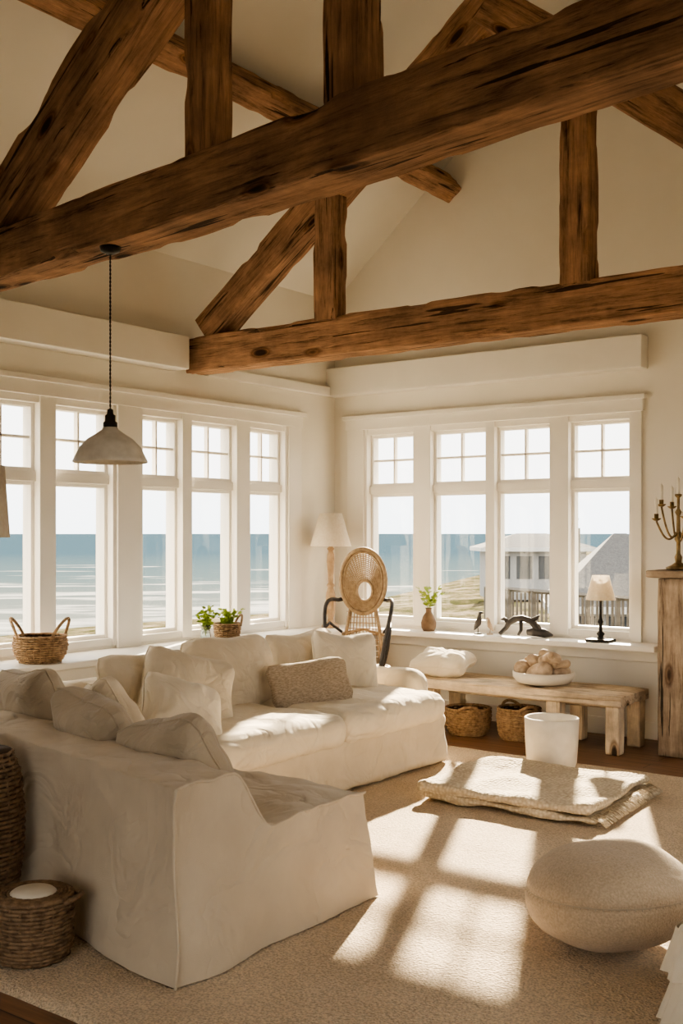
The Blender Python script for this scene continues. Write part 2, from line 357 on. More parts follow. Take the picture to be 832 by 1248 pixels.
beam('tie_beam',(.06,-1.80,2.82),(6.58,-1.80,2.82),.22,.25,t2,1)
ap=(2.52,4.72)
beam('rafter_left',(.20,-1.80,2.99),(ap[0]+.1,-1.80,ap[1]+.07),.19,.23,t2,2)
beam('rafter_right',(4.72,-1.82,2.98),(ap[0]+.05,-1.82,ap[1]),.17,.24,t2,3)
beam('queen_post_1',(1.36,-1.86,2.93),(1.36,-1.86,3.97),.18,.15,t2,4)
beam('queen_post_2',(3.16,-1.86,2.93),(3.16,-1.86,4.35),.18,.15,t2,5)
t1=E('roof_truss')
def TP(t,z,off=0): return (1.37+3.47*t-.13*off,-4.42-.46*t+off,z)
beam('tie_beam',TP(-.37,2.835),TP(1.45,2.835),.21,.235,t1,11)
beam('rafter_left',TP(-.05,2.98),TP(.62,4.30),.21,.24,t1,12)
beam('rafter_right',TP(1.35,2.98),TP(.62,4.30),.2,.22,t1,15)
beam('queen_post_1',TP(.43,2.93),TP(.43,3.9),.14,.125,t1,13)
beam('queen_post_2',TP(.652,2.93),TP(.652,4.2),.15,.15,t1,14)
pr=E('roof_purlin')
beam('purlin',(1.17,.02,4.34),(1.17,D+.02,4.34),.16,.2,pr,21,up=(-.64,0,.77))
pr2=E('roof_purlin')
beam('purlin',(W-1.17,.02,4.34),(W-1.17,D+.02,4.34),.16,.2,pr2,22,up=(.64,0,.77))

# ------------------------------------------------------------------ pendant
pe=E('pendant_lamp',(2.262,-4.59,1.80))
m=MB(); m.lathe([(.155,0),(.158,.004),(.15,.02),(.128,.065),(.095,.10),(.055,.125),(.035,.14),(.030,.15),(.026,.15),(.03,.138),(.05,.12),(.09,.095),(.122,.06),(.145,.018),(.152,.0),(.155,0)],48); m.obj('shade',M_zinc,pe,smooth=True)
m=MB(); m.lathe([(0.0,.145),(.03,.145),(.03,.17),(.022,.175),(.022,.20),(.014,.205),(.012,.225),(.0,.23)],20); m.obj('socket',M_iron,pe,smooth=True)
m=MB()
for ph in (0,pi):
    m.tube([(.0022*math.cos(i*.8+ph),.0022*math.sin(i*.8+ph),.22+.69*i/160) for i in range(161)],.0022,5)
m.obj('twisted_cord',M_iron,pe,smooth=True)
m=MB(); m.lathe([(0,.895),(.008,.88),(.040,.895),(.045,.915),(0,.915)],24); m.obj('ceiling_rose',M_iron,pe,smooth=True)
m=MB(); m.lathe([(0,.02),(.02,.03),(.03,.06),(.02,.10),(.014,.14),(0,.14)],16); m.obj('bulb',M_wax,pe,smooth=True)

# ------------------------------------------------------------------ carpet
def slab(name,x0,x1,y0,y1,z0,z1,mat,nx=60,ny=60,amp=.004):
    P=[];mb=MB()
    for i in range(nx):
        for j in range(ny):
            u=i/(nx-1);v=j/(ny-1); x=x0+(x1-x0)*u; y=y0+(y1-y0)*v
            e=min(u,1-u,v,1-v)
            z=z1 if e>0 else z0
            z+=nz((x,y,0),3)*amp*(1 if e>0 else 0)
            ex=nz((x,y,3),4)*.015 if e<=0 else 0
            P.append((x+ex,y+ex,max(z,z0)))
    mb.grid(P,nx,ny); return mb.obj(name,mat,smooth=True)
slab('area_carpet',1.2,6.3,-5.52,-1.15,.001,.020,M_carpet,200,180,amp=.003)

# ------------------------------------------------------------------ cushions
def cushion(name,w,h,t,loc,rot,mat,parent=None,seed=0,n=40,piping=True,wr=.019,pinch=.07):
    mb=MB()
    def pt(u,v,s):
        x=w/2*u*(1-pinch*(1-abs(v))*abs(u)**2); z=h/2*v*(1-pinch*(1-abs(u))*abs(v)**2)
        cr=max(0,abs(u)+abs(v)-1.65); x-=math.copysign(cr*w*.14,u); z-=math.copysign(cr*h*.14,v)
        f=max(0,(1-abs(u)**2.4))*max(0,(1-abs(v)**2.4))
        y=s*t/2*f**.40
        y+=s*nz((x,z,s),4.5,seed)*wr*f**.25
        y-=s*wr*1.1*max(0,ridge((x*1.2,z*.7,s*.3),5,seed+3)-.6)*f**.25
        y-=s*wr*.6*math.sin(8*math.atan2(abs(v)+.01,abs(u)+.01)+seed)*f**.5*(1-f)
        x+=nz((x,z,2),3,seed+8)*.022; z+=nz((x,z,5),3,seed+11)*.022
        z-=.03*(1-u*u)*(v+1)/2*(.5+.5*math.sin(seed*2.1))
        y+=.025*math.sin(seed)*(u*u)
        return (x,y,z)
    for s in (1,-1):
        P=[]
        for i in range(n):
            for j in range(n):
                a=i/(n-1)*2-1; c=j/(n-1)*2-1
                a=math.sin(a*pi/2)*.5+a*.5; c=math.sin(c*pi/2)*.5+c*.5
                P.append(pt(a,c,s))
        mb.grid(P,n,n)
    o=mb.obj(name,mat,parent,loc=loc,rot=rot,smooth=True,fix=False)
    bm=bmesh.new(); bm.from_mesh(o.data); bmesh.ops.remove_doubles(bm,verts=bm.verts,dist=.0005); bmesh.ops.recalc_face_normals(bm,faces=bm.faces)
    for f in bm.faces: f.smooth=True
    bm.to_mesh(o.data); bm.free()
    if piping:
        P=[]; K=24
        for k in range(4*K):
            s=k/K; q=int(s); t_=s-q; t_=t_*2-1
            u,v={0:(t_,-1),1:(1,t_),2:(-t_,1),3:(-1,-t_)}[q]
            P.append(pt(u,v,0))
        mp=MB(); mp.tube(P,.0045,6,closed=True); mp.obj(name+'_piping',mat,o,smooth=True)
    return o
def softbox(name,sx,sy,sz,r,loc,mat,parent=None,rot=(0,0,0),puff=.0,wr=.006,seed=0,n=28,fn=None,fold=0):
    bm=bmesh.new(); bmesh.ops.create_cube(bm,size=2); bmesh.ops.subdivide_edges(bm,edges=bm.edges,cuts=n,use_grid_fill=True)
    h=Vector((sx/2,sy/2,sz/2))
    for v in bm.verts:
        p=Vector(v.co)
        p=Vector([math.copysign(abs(c)**.8,c) if abs(c)<1 else c for c in p])
        g=Vector((p.x*h.x,p.y*h.y,p.z*h.z)); rr=min(r,min(h)*.98)
        q=Vector([max(-(h[i]-rr),min(h[i]-rr,g[i])) for i in range(3)])
        d=g-q; d=d.normalized() if d.length>1e-8 else Vector((0,0,0))
        c=q+d*rr
        c.z+=(1 if p.z>0 else -.2)*puff*(1-p.x**2)*(1-p.y**2)*abs(p.z)
        nn=nz(c,4,seed)*wr*1.5+nz(c,11,seed+4)*wr*.6
        if fold: nn-=fold*max(0,ridge(c,4.5,seed+7)-.6)
        c+=d*nn
        if fn: c=fn(c)
        v.co=c
    for f in bm.faces: f.smooth=True
    me=bpy.data.meshes.new(name); bm.to_mesh(me); bm.free(); me.materials.append(mat)
    o=bpy.data.objects.new(name,me); COL.objects.link(o); o.location=loc; o.rotation_euler=rot
    if parent: o.parent=parent
    return o

# ------------------------------------------------------------------ sectional sofa
sofa=E('sectional_sofa',(0,0,.026))
def yb(x): return -5.17+(3.2-x)*.22
def hA(s):
    if s<.30: return .635+.010*math.sin(s/.30*pi)
    if s<.50:
        t=(s-.30)/.20; t=t*t*(3-2*t); return .635+(.405-.635)*t
    t=min(1,(s-.50)/.55); return .405+.030*math.sin(t*pi*.75)
X0,X1=.80,3.24; yf=-4.10
mb=MB(); nx,ny,nzv=70,50,26
def bodypt(i,j,k):
    u=i/(nx-1); x=X0+(X1-X0)*u; y0=yb(x); sp=j/(ny-1); y=y0+(yf-y0)*sp; s=(y-y0)
    z=hA(s)*k
    fl=(1-k)**1.6*.045
    px=x; py=y
    if i==nx-1:
        px+=fl+ .008*math.sin(y*11+2*z)*(1-k)**1.2+nz((y,z*.8,0),3,3)*.025-.014*max(0,ridge((y+z*.6,z*.5,2),2.2,4)-.5)
    if j==0:
        py-=fl+ .008*math.sin(x*7+z)*(1-k)+nz((x,z,0),2.5,5)*.022-.013*max(0,ridge((x-z*.5,z*.5,2),2,6)-.5)
    if j==ny-1: py+=fl+nz((x,z,4),4,5)*.015
    if k==1 or (i not in(0,nx-1) and j not in(0,ny-1)): z+=nz((x,y,1),5,9)*.012+.01*nz((x,y,1),12,9)
    return (px,py,z)
mb.grid([bodypt(i,j,1) for i in range(nx) for j in range(ny)],nx,ny)
mb.grid([bodypt(i,0,k/(nzv-1)) for i in range(nx) for k in range(nzv)],nx,nzv)
mb.grid([bodypt(i,ny-1,k/(nzv-1)) for i in range(nx) for k in range(nzv)],nx,nzv)
mb.grid([bodypt(nx-1,j,k/(nzv-1)) for j in range(ny) for k in range(nzv)],ny,nzv)
mb.grid([bodypt(0,j,k/(nzv-1)) for j in range(ny) for k in range(nzv)],ny,nzv)
o=mb.obj('chaise_body',M_fab,sofa,smooth=True,fix=False)
bm=bmesh.new(); bm.from_mesh(o.data); bmesh.ops.remove_doubles(bm,verts=bm.verts,dist=.001); bmesh.ops.recalc_face_normals(bm,faces=bm.faces)
for f in bm.faces: f.smooth=True
bm.to_mesh(o.data); bm.free()
bv=o.modifiers.new('b','BEVEL'); bv.width=.010; bv.segments=3; bv.limit_method='ANGLE'; bv.angle_limit=R(50)
ss=o.modifiers.new('s','SUBSURF'); ss.levels=1; ss.render_levels=1
tx=bpy.data.textures.new('folds','CLOUDS'); tx.noise_scale=.22; tx.noise_depth=3
dm=o.modifiers.new('d','DISPLACE'); dm.texture=tx; dm.strength=.024; dm.mid_level=.5; dm.texture_coords='LOCAL'
mp=MB()
mp.tube([Vector(bodypt(nx-1,0,k/12))+Vector((.004,-.004,0)) for k in range(13)],.006,6)
mp.tube([Vector(bodypt(nx-1,j,1))+Vector((.0,0,-.002)) for j in range(ny)],.006,6)
mp.obj('corner_seam',M_fab,sofa,smooth=True)
softbox('long_base',1.21,2.66,.32,.06,(1.535,-2.94,.16),M_base,sofa,wr=.010,seed=2,n=44,fold=.014,fn=lambda c:Vector((c.x*(1+.05*max(0,-c.z)/.16),c.y,c.z)))
softbox('long_back',.30,3.1,.64,.09,(.99,-2.95,.32),M_base,sofa,wr=.012,seed=3)
softbox('far_arm',1.02,.26,.56,.12,(1.38,-1.52,.28),M_base,sofa,wr=.012,seed=4,fold=.015)
softbox('seat_cushion_1',1.11,1.08,.19,.08,(1.635,-2.23,.365),M_white,sofa,puff=.025,wr=.012,seed=5,n=44,fold=.016)
softbox('seat_cushion_2',1.13,1.33,.19,.08,(1.635,-3.44,.365),M_white,sofa,puff=.025,wr=.012,seed=6,n=44,fold=.016)
def cu(name,w,h,t,x,y,z,az,lean,mat,seed,roll=0,**k):
    e=Euler((R(-lean),R(roll),0),'XYZ').to_matrix(); mz=Matrix.Rotation(R(az),3,'Z'); M=(mz@e).to_euler()
    return cushion(name,w,h,t,(x,y,z),M,mat,sofa,seed=seed,**k)
cu('back_cushion_1',.66,.46,.26,1.28,-2.02,.615,88,16,M_cush,1)
cu('back_cushion_2',.66,.50,.28,1.35,-2.82,.615,80,20,M_cush,2)
cu('back_cushion_3',.60,.46,.26,1.33,-3.50,.60,84,18,M_cush,3)
cu('white_pillow',.46,.44,.20,1.55,-1.98,.63,62,18,M_white,4,roll=6)
cu('lumbar_pillow',.52,.30,.17,1.72,-2.55,.565,58,24,M_oat,5,roll=-4)
cu('corner_pillow_1',.54,.48,.24,1.58,-3.44,.605,58,28,M_cush,6,roll=14)
cu('corner_pillow_2',.46,.42,.2,1.88,-3.78,.56,66,36,M_white,7,roll=18)
cu('chaise_back_cushion_1',.50,.40,.26,2.76,-4.68,.585,176,28,M_greige_shaded,8,roll=12)
cu('chaise_back_cushion_2',.54,.42,.26,2.20,-4.60,.61,168,24,M_greige_shaded,9,roll=-8)
cu('chaise_back_cushion_3',.60,.46,.26,1.58,-4.45,.63,165,18,M_greige_shaded,10,roll=5)
cu('chaise_back_cushion_4',.50,.38,.22,1.80,-4.18,.60,150,28,M_cush,11,roll=8)

# ------------------------------------------------------------------ wicker
def wicker(mb,prof,rows,tr=.007,seg=72,fr=12,amp=.004,c=(0,0,0)):
    zs=[p[1] for p in prof]
    def rad(z):
        for (r0,z0),(r1,z1) in zip(prof,prof[1:]):
            if z<=z1+1e-9: return r0+(r1-r0)*((z-z0)/(z1-z0) if z1>z0 else 0)
        return prof[-1][0]
    for i in range(rows):
        z=zs[0]+tr+(zs[-1]-zs[0]-tr)*i/(rows-1)
        mb.ring((c[0],c[1],c[2]+z),rad(z),tr,seg=seg,ts=5,amp=amp,fr=fr,ph=pi*i)
    for k in range(fr*2):
        a=2*pi*(k+.5)/(fr*2)
        mb.tube([(c[0]+rad(z)*math.cos(a),c[1]+rad(z)*math.sin(a),c[2]+z) for z in [zs[0]+(zs[-1]-zs[0])*q/8 for q in range(9)]],tr*.7,5)
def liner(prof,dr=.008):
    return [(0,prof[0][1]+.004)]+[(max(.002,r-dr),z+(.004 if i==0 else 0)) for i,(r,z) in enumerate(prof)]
def basket(name,loc,prof,rows,mat=M_wick,tr=.007,handles=None,fr=12,rz=0,amp=.004,hh=.10,span=1.1,out=.16):
    e=E(name,loc,rz); mb=MB(); wicker(mb,prof,rows,tr,fr=fr,amp=amp)
    r,z=prof[-1]
    for ph in (0,pi): mb.ring((0,0,z+tr*.4),r,tr*1.1,seg=90,ts=6,amp=tr*.7,fr=20,ph=ph)
    mb.obj('weave',mat,e,smooth=True)
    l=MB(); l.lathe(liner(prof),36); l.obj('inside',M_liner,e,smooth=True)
    if handles:
        h=MB()
        for a0 in handles:
            P=[]
            for k in range(17):
                t=k/16; a=a0+(t-.5)*span; o_=1+out*math.sin(pi*t)
                P.append((r*math.cos(a)*o_,r*math.sin(a)*o_,z+hh*math.sin(pi*t)**.8-.015))
            h.tube(P,tr*1.4,7)
        h.obj('handles',mat,e,smooth=True)
    return e
basket('wicker_basket',(.27,-3.40,.70),[(.12,0),(.15,.05),(.165,.11),(.155,.16)],12,handles=[.5,3.9],tr=.007,hh=.13,span=1.5,out=.15)
basket('wicker_basket',(1.70,-.60,.0),[(.13,0),(.160,.06),(.170,.14),(.165,.19)],13,tr=.008,handles=[-1.0],hh=.05)
basket('wicker_basket',(2.10,-.55,.0),[(.13,0),(.150,.06),(.160,.16),(.150,.22)],15,tr=.008,handles=[-.6,2.5],hh=.05)
e=basket('lidded_wicker_basket',(2.67,-5.30,.026),[(.115,0),(.128,.03),(.132,.15),(.128,.21)],16,M_wickd,tr=.0075,fr=11,handles=[.65],hh=.02,out=.3,span=.9)
m=MB()
for i in range(4): m.ring((0,0,.217),.125-.0135*i,.0075,seg=60,ts=6,amp=.002,fr=20,ph=i*pi)
m.obj('lid',M_wickd,e,smooth=True)
m=MB(); m.lathe([(0,.205),(.078,.205),(.082,.22),(.07,.23),(0,.232)],32); m.obj('candle_in_lid',M_cer,e,smooth=True)
DT=(2.14,-5.16,.026)
e=E('wicker_drum_table',DT); m=MB(); prof=[(.12,0),(.15,.08),(.172,.25),(.175,.38),(.16,.54),(.13,.62)]
wicker(m,prof,36,.0085,fr=11); m.obj('weave',M_wickd,e,smooth=True)
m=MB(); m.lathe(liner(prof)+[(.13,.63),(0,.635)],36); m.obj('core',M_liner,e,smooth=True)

# ------------------------------------------------------------------ lamps
def lamp(name,loc,prof,shade,mat,seg=32):
    e=E(name,loc); m=MB(); m.lathe(prof,seg); m.obj('base',mat,e,smooth=True)
    (r0,z0,r1,z1)=shade; m=MB(); m.lathe([(r0,z0),(r1,z1),(r1-.003,z1),(r0-.003,z0),(r0,z0)],48); m.obj('shade',M_shade,e,smooth=True)
    m=MB(); m.tube([(-r1+.003,0,z1-.01),(r1-.003,0,z1-.01)],.002,6); m.tube([(0,-r1+.003,z1-.01),(0,r1-.003,z1-.01)],.002,6); m.tube([(0,0,prof[-1][1]-.01),(0,0,z1)],.004,6); m.obj('harp',M_brass,e)
    return e
P=[(0,0),(.075,0),(.075,.02),(.055,.035),(.03,.05),(.024,.08),(.036,.12),(.045,.20),(.040,.28),(.026,.34),(.034,.36),(.022,.38),(.024,.45),(.034,.56),(.03,.62),(.02,.65),(.03,.67),(.016,.69),(.013,.76),(0,.76)]
lamp('table_lamp',(.22,-.35,.70),P,(.175,.69,.095,.97),M_turn)
P=[(0,0),(.085,0),(.085,.018),(.03,.025),(.018,.04),(.03,.06),(.014,.08),(.012,.13),(.024,.15),(.012,.17),(.010,.30),(0,.31)]
e=lamp('table_lamp',(2.55,-.13,.70),P,(.108,.31,.062,.49),M_iron)
m=MB(); m.box((-.09,-.07,0),(.09,.07,.022)); m.obj('foot',M_iron,e,bevel=.004)
P=[(0,0),(.08,0),(.08,.02),(.03,.04),(.05,.12),(.075,.22),(.08,.32),(.05,.45),(.025,.52),(.02,.80),(0,.82)]
lamp('table_lamp',(DT[0],DT[1],.664),P,(.125,.82,.105,1.10),M_cer)

# ------------------------------------------------------------------ rattan chair
ch=E('rattan_armchair',(.88,-.86,0),R(26))
m=MB()
zc=1.12
m.ring((0,.20,zc),.180,.018,seg=64,ts=8,plane='xz',ry=.255)
m.ring((0,.195,zc),.155,.009,seg=64,ts=6,plane='xz',ry=.23)
for s in(-1,1): m.tube([(s*.10,.20,zc-.21),(s*.13,.20,.75),(s*.17,.18,.45),(s*.19,.2,.02)],.015,8)
m.ring((0,-.02,.46),.235,.018,seg=48,ts=8)
m.tube([(-.17,.19,.70),(0,.22,.74),(.17,.19,.70)],.012,8)
m.obj('cane_frame',M_rattan,ch,smooth=True)
m=MB()
for q in range(15):
    t=q/14; m.ring((.015*(1-t),.194+.003*(q%2),zc-.075*(1-t)),.062+(.152-.062)*t,.0045,seg=56,ts=5,plane='xz',ry=.080+(.228-.080)*t)
for k in range(40):
    a=2*pi*k/40; m.tube([(.015+.062*math.cos(a),.196,zc-.075+.08*math.sin(a)),(.153*math.cos(a),.196,zc+.228*math.sin(a))],.004,4)
m.ring((.015,.19,zc-.075),.062,.010,seg=36,ts=6,plane='xz',ry=.08)
for k in range(9):
    x=-.09+k*.0225; m.tube([(x,.20,zc-.22),(x*1.2,.20,.70),(x*1.5,.19,.48)],.004,4)
for k in range(9):
    z=.52+k*.045; m.tube([(-.13,.197,z),(0,.203,z),(.13,.197,z)],.004,4)
m.obj('woven_back',M_rattan,ch,smooth=True)
m=MB()
for s in(-1,1):
    P=[(s*.15,.21,zc-.14)]
    for k in range(21):
        t=k/20; P.append((s*(.20+.06*math.sin(pi*t)),.20-.44*t,.97-.02*t-.50*t**3+.03*math.sin(pi*t)))
    P+= [(s*.22,-.27,.34),(s*.21,-.25,.20),(s*.23,-.28,.02)]
    m.tube(P,.016,8)
    m.tube([(s*.17,.18,.72),(s*.24,.05,.80),(s*.26,-.10,.76),(s*.25,-.18,.62),(s*.21,-.10,.50),(s*.2,-.02,.47)],.012,8)
m.tube([(-.23,-.24,.22),(0,-.28,.2),(.23,-.24,.22)],.011,8)
m.tube([(-.18,.15,.22),(0,.1,.24),(.18,.15,.22)],.011,8)
m.ring((0,-.02,.20),.20,.010,seg=40,ts=6)
m.obj('bentwood_arms',M_black,ch,smooth=True)
m=MB(); m.lathe([(0,.475),(.19,.475),(.228,.468),(.228,.45),(0,.445)],40,c=(0,-.02,0)); m.obj('cane_seat',M_rattan,ch,smooth=True)

# ------------------------------------------------------------------ bench
be=E('wooden_bench',(0,0,0))
def plank(name,c,s,parent,mat=M_bench,seed=0,rot=(0,0,0)):
    return softbox(name,s[0],s[1],s[2],.010,c,mat,parent,rot=rot,wr=.003,seed=seed,n=14)
plank('seat_front_plank',(2.10,-.63,.368),(1.72,.255,.075),be,seed=1)
plank('seat_rear_plank',(2.10,-.365,.368),(1.72,.255,.075),be,seed=2)
for i,x in enumerate((1.44,2.457,2.89)):
    for j,y in enumerate((-.69,-.31)):
        softbox('leg_%d%d'%(i,j),.330,.10,.10,.01,(x,y,.166),M_bench,be,rot=(0,pi/2,0),wr=.004,seed=i*3+j,n=12)
plank('rail',(2.18,-.5,.305),(1.4,.05,.05),be,seed=7)

zb=.408
cushion('linen_sack_cushion',.46,.34,.19,(1.43,-.52,zb+.102),(R(-82),0,R(8)),M_white,None,seed=13,wr=.034,pinch=.12)
e=E('ceramic_bowl',(2.27,-.50,zb)); m=MB(); m.lathe([(0,0),(.12,0),(.19,.015),(.218,.05),(.222,.09),(.215,.093),(.205,.055),(.175,.025),(0,.015)],48); m.obj('bowl',M_cer,e,smooth=True)
e=E('driftwood_pieces',(2.27,-.50,zb+.03))
for i,(x,y,z,a,b_,c,rz) in enumerate([(-.10,-.02,.06,.09,.06,.05,.3),(.08,.02,.065,.085,.07,.05,1.2),(0,-.08,.06,.09,.05,.045,-.4),(.02,.08,.06,.1,.05,.045,.2),(-.04,.0,.13,.085,.05,.045,.7),(.07,-.03,.135,.08,.055,.045,-.5),(.0,.02,.18,.06,.045,.035,.1),(.15,-.02,.12,.07,.04,.04,.9),(-.13,.03,.12,.03,.03,.06,.2),(.11,-.06,.17,.06,.03,.03,1.4)]):
    softbox('piece_%d'%i,2*a,2*b_,2*c,min(a,b_,c)*.95,(x,y,z),M_stone,e,rot=(.5*math.sin(i),.5*math.cos(i*2),rz),wr=.035,seed=i+30,n=12)
e=E('ceramic_planter',(2.80,-1.47,.024)); m=MB(); m.lathe([(0,0),(.115,0),(.140,.010),(.155,.05),(.165,.20),(.168,.325),(.160,.33),(.152,.322),(.148,.20),(.13,.05),(0,.04)],48); m.obj('pot',M_cer,e,smooth=True)

e=E('folded_throw_rug',(3.03,-2.15,.028),R(3))
def fold(name,sx,sy,z,loc,seed,th=.042):
    return softbox(name,sx,sy,th,.02,(loc[0],loc[1],z),M_weave,e,wr=.012,seed=seed,n=44,fn=lambda c:Vector((c.x+nz((c.x,c.y,seed),2.5)*.06,c.y+nz((c.y,c.x,seed),2.5)*.06,c.z+abs(nz((c.x,c.y,9),3,seed))*.016)))
fold('lower_fold',1.06,.96,.022,(0,0),1); fold('upper_fold',1.01,.90,.068,(-.01,.0),2)
m=MB()
for k in range(70):
    y=-.46+k*.0132; m.tube([(.50,y,.045),(.55,y+random.uniform(-.01,.01),.03),(.58,y+random.uniform(-.015,.015),.010)],.004,4)
m.obj('fringe',M_weave,e,smooth=True)

# pouf
po=E('floor_pouf',(4.24,-3.99,.026),R(-20))
bm=bmesh.new(); bmesh.ops.create_uvsphere(bm,u_segments=96,v_segments=60,radius=1)
SZ=.12
def poufpt(c):
    a=math.atan2(c.y,c.x); rr=math.hypot(c.x,c.y)
    z=math.copysign(abs(c.z)**.95,c.z); k=rr**.85
    s=1+nz(c,1.6,5)*.05+nz(c,6,2)*.010-.03*max(0,ridge(c,2.2,8)-.6)
    g=math.exp(-((c.z-SZ)/.03)**2)*.03
    x=.30*k*math.cos(a)*(s-g); y=.30*k*math.sin(a)*(s-g)
    return Vector((x,y,max(.178+.182*z*s+.02*x/.29,.003)))
for v in bm.verts: v.co=poufpt(v.co)
for f in bm.faces: f.smooth=True
me=bpy.data.meshes.new('pouf_body'); bm.to_mesh(me); bm.free(); me.materials.append(M_pouf)
o=bpy.data.objects.new('pouf_body',me); COL.objects.link(o); o.parent=po
q=math.sqrt(1-SZ*SZ)
m=MB(); m.tube([poufpt(Vector((math.cos(a)*q,math.sin(a)*q,SZ))) for a in [2*pi*k/90 for k in range(90)]],.005,6,closed=True)
for k in range(70):
    a=2*pi*k/70; c0=Vector((math.cos(a),math.sin(a),0))
    m.tube([poufpt(Vector((c0.x*.985,c0.y*.985,SZ+.04)))*1.002,poufpt(Vector((c0.x*.99,c0.y*.99,SZ)))*1.006,poufpt(Vector((c0.x,c0.y,SZ-.04)))*1.002],.002,4)
m.obj('seam',M_greige_shaded,po,smooth=True)

# ruffled footstool
fs=E('ruffled_footstool',(4.95,-4.27,.026))
softbox('cushion_top',.58,.50,.10,.045,(0,0,.27),M_white,fs,puff=.03,wr=.01,seed=40)
for q,(z0,z1,fl) in enumerate([(.29,.15,.03),(.17,.005,.05)]):
    m=MB(); P=[]; nn=260
    for i in range(nn):
        a=2*pi*i/nn; ca,sa=math.cos(a),math.sin(a); rr=1/max(abs(ca)/.30,abs(sa)/.26); rr=min(rr,.36)
        for j in range(6):
            t=j/5; w=fl*t+.016*math.sin(i*.75+q)*t+.006*math.sin(i*1.9)*t
            P.append(((rr+w)*ca,(rr+w)*sa,z0+(z1-z0)*t))
    P+=P[:6]; m.grid(P,nn+1,6); m.obj('ruffle_%d'%q,M_white,fs,smooth=True,fix=False)
m=MB()
for x in(-.2,.2):
    for y in(-.16,.16): m.tube([(x,y,0),(x,y,.23)],.02,8)
m.obj('legs',M_turn,fs)

# ------------------------------------------------------------------ fireplace surround
fp=E('fireplace_mantel',(0,0,0))
def vplank(name,x0,x1,y0,y1,z0,z1,seed):
    return softbox(name,z1-z0,y1-y0,x1-x0,.012,((x0+x1)/2,(y0+y1)/2,(z0+z1)/2),M_mantel,fp,rot=(0,pi/2,0),wr=.004,seed=seed,n=16)
vplank('pillar_left',3.14,3.42,-.57,-.002,.0,1.20,1)
vplank('pillar_right',4.62,4.90,-.57,-.002,.0,1.20,2)
softbox('mantel_shelf',1.92,.62,.05,.01,(4.04,-.312,1.227),M_mantel,fp,wr=.003,seed=3)
softbox('lintel',1.20,.50,.22,.01,(4.02,-.28,1.088),M_mantel,fp,wr=.003,seed=4)
m=MB(); m.box((3.425,-.45,0),(3.60,-.002,.97)); m.box((4.44,-.45,0),(4.615,-.002,.97)); m.box((3.605,-.45,.75),(4.435,-.002,.97)); m.obj('plaster_surround',M_plaster,fp)
m=MB(); m.box((3.605,-.06,0.0),(4.435,-.004,.745)); m.obj('firebox_back',M_soot,fp)
cb=E('candelabra',(3.225,-.40,1.254),R(37)); cb.scale=(1.15,1.15,1.22)
m=MB(); m.lathe([(0,0),(.07,0),(.072,.012),(.04,.025),(.018,.04),(.022,.07),(.012,.09),(.012,.15),(.024,.17),(.012,.19),(.010,.30),(.02,.32),(.008,.34),(.008,.40),(.02,.41),(.02,.42),(0,.42)],28)
arms=[(-.13,0,.27),(.13,0,.30),(0,.12,.34),(0,-.12,.28),(-.085,.05,.35),(.085,.05,.37)]
for (dx,dy,zt) in arms:
    P=[]
    for k in range(15):
        t=k/14; P.append((dx*t,dy*t,.22-.06*math.sin(pi*t)+(zt-.22)*t**2.2))
    m.tube(P,.006,7); m.lathe([(0,0),(.012,.002),(.026,.012),(.027,.016),(.012,.016),(.013,.04),(0,.04)],20,c=(dx,dy,zt))
m.obj('arms',M_brass,cb,smooth=True)
m=MB()
for (dx,dy,zt) in arms+[(0,0,.385)]:
    m.lathe([(0,.035),(.010,.035),(.0095,.12),(.004,.125),(0,.14)],14,c=(dx,dy,zt))
m.obj('candles',M_wax,cb,smooth=True)

# ------------------------------------------------------------------ plants & ornaments
def sprig(m,st,h,n,spread,leafl,base=(0,0,0)):
    for k in range(n):
        a=random.uniform(0,2*pi); s=random.uniform(.3,1)*spread; hh=h*random.uniform(.65,1)
        P=[(base[0]+s*math.cos(a)*t**1.5,base[1]+s*math.sin(a)*t**1.5,base[2]+hh*t) for t in [q/6 for q in range(7)]]
        st.tube(P,.0018,5)
        for q in range(2,7):
            for w in range(2):
                d=Vector((math.cos(a+random.uniform(-1.6,1.6)),math.sin(a+random.uniform(-1.6,1.6)),random.uniform(.1,.9)))
                m.leaf(P[q],d,leafl*random.uniform(.7,1.1),leafl*.3)
def plant(name,loc,prof,mat,h,n,spread,leafl,z0):
    e=E(name,loc); m=MB(); m.lathe(prof,28); m.obj('vessel',mat,e,smooth=True)
    lf=MB(); st=MB(); sprig(lf,st,h,n,spread,leafl,(0,0,z0)); lf.obj('leaves',M_leaf,e,fix=False); st.obj('stems',M_leaf,e); return e
plant('potted_sprig',(1.06,-.13,.70),[(0,0),(.045,0),(.06,.03),(.063,.07),(.048,.12),(.024,.155),(.024,.18),(.03,.19),(.02,.19),(.018,.15),(0,.10)],M_brown,.20,7,.13,.050,.15)
gm=simple('vase_glass',(.85,.9,.88),(.8,.86,.84),rough=.05,trans=.9)
plant('glass_vase_of_greens',(.36,-2.02,.70),[(0,0),(.035,0),(.042,.02),(.034,.09),(.028,.12),(.036,.14),(.030,.14),(.024,.12),(.03,.09),(.036,.02),(0,.01)],gm,.20,12,.07,.045,.06)
e=basket('planted_wicker_pot',(.33,-1.76,.70),[(.065,0),(.09,.05),(.10,.13)],10,tr=.006,fr=9,handles=[1.2],hh=.08)
lf=MB(); st=MB(); sprig(lf,st,.17,14,.11,.045,(0,0,.07)); lf.obj('leaves',M_leaf,e,fix=False); st.obj('stems',M_leaf,e)
plant('potted_greens',(.28,-3.92,.70),[(0,0),(.05,0),(.06,.05),(.065,.09),(.055,.09),(0,.07)],M_cer,.16,14,.12,.05,.06)
e=E('seabird_figurine',(1.52,-.13,.70))
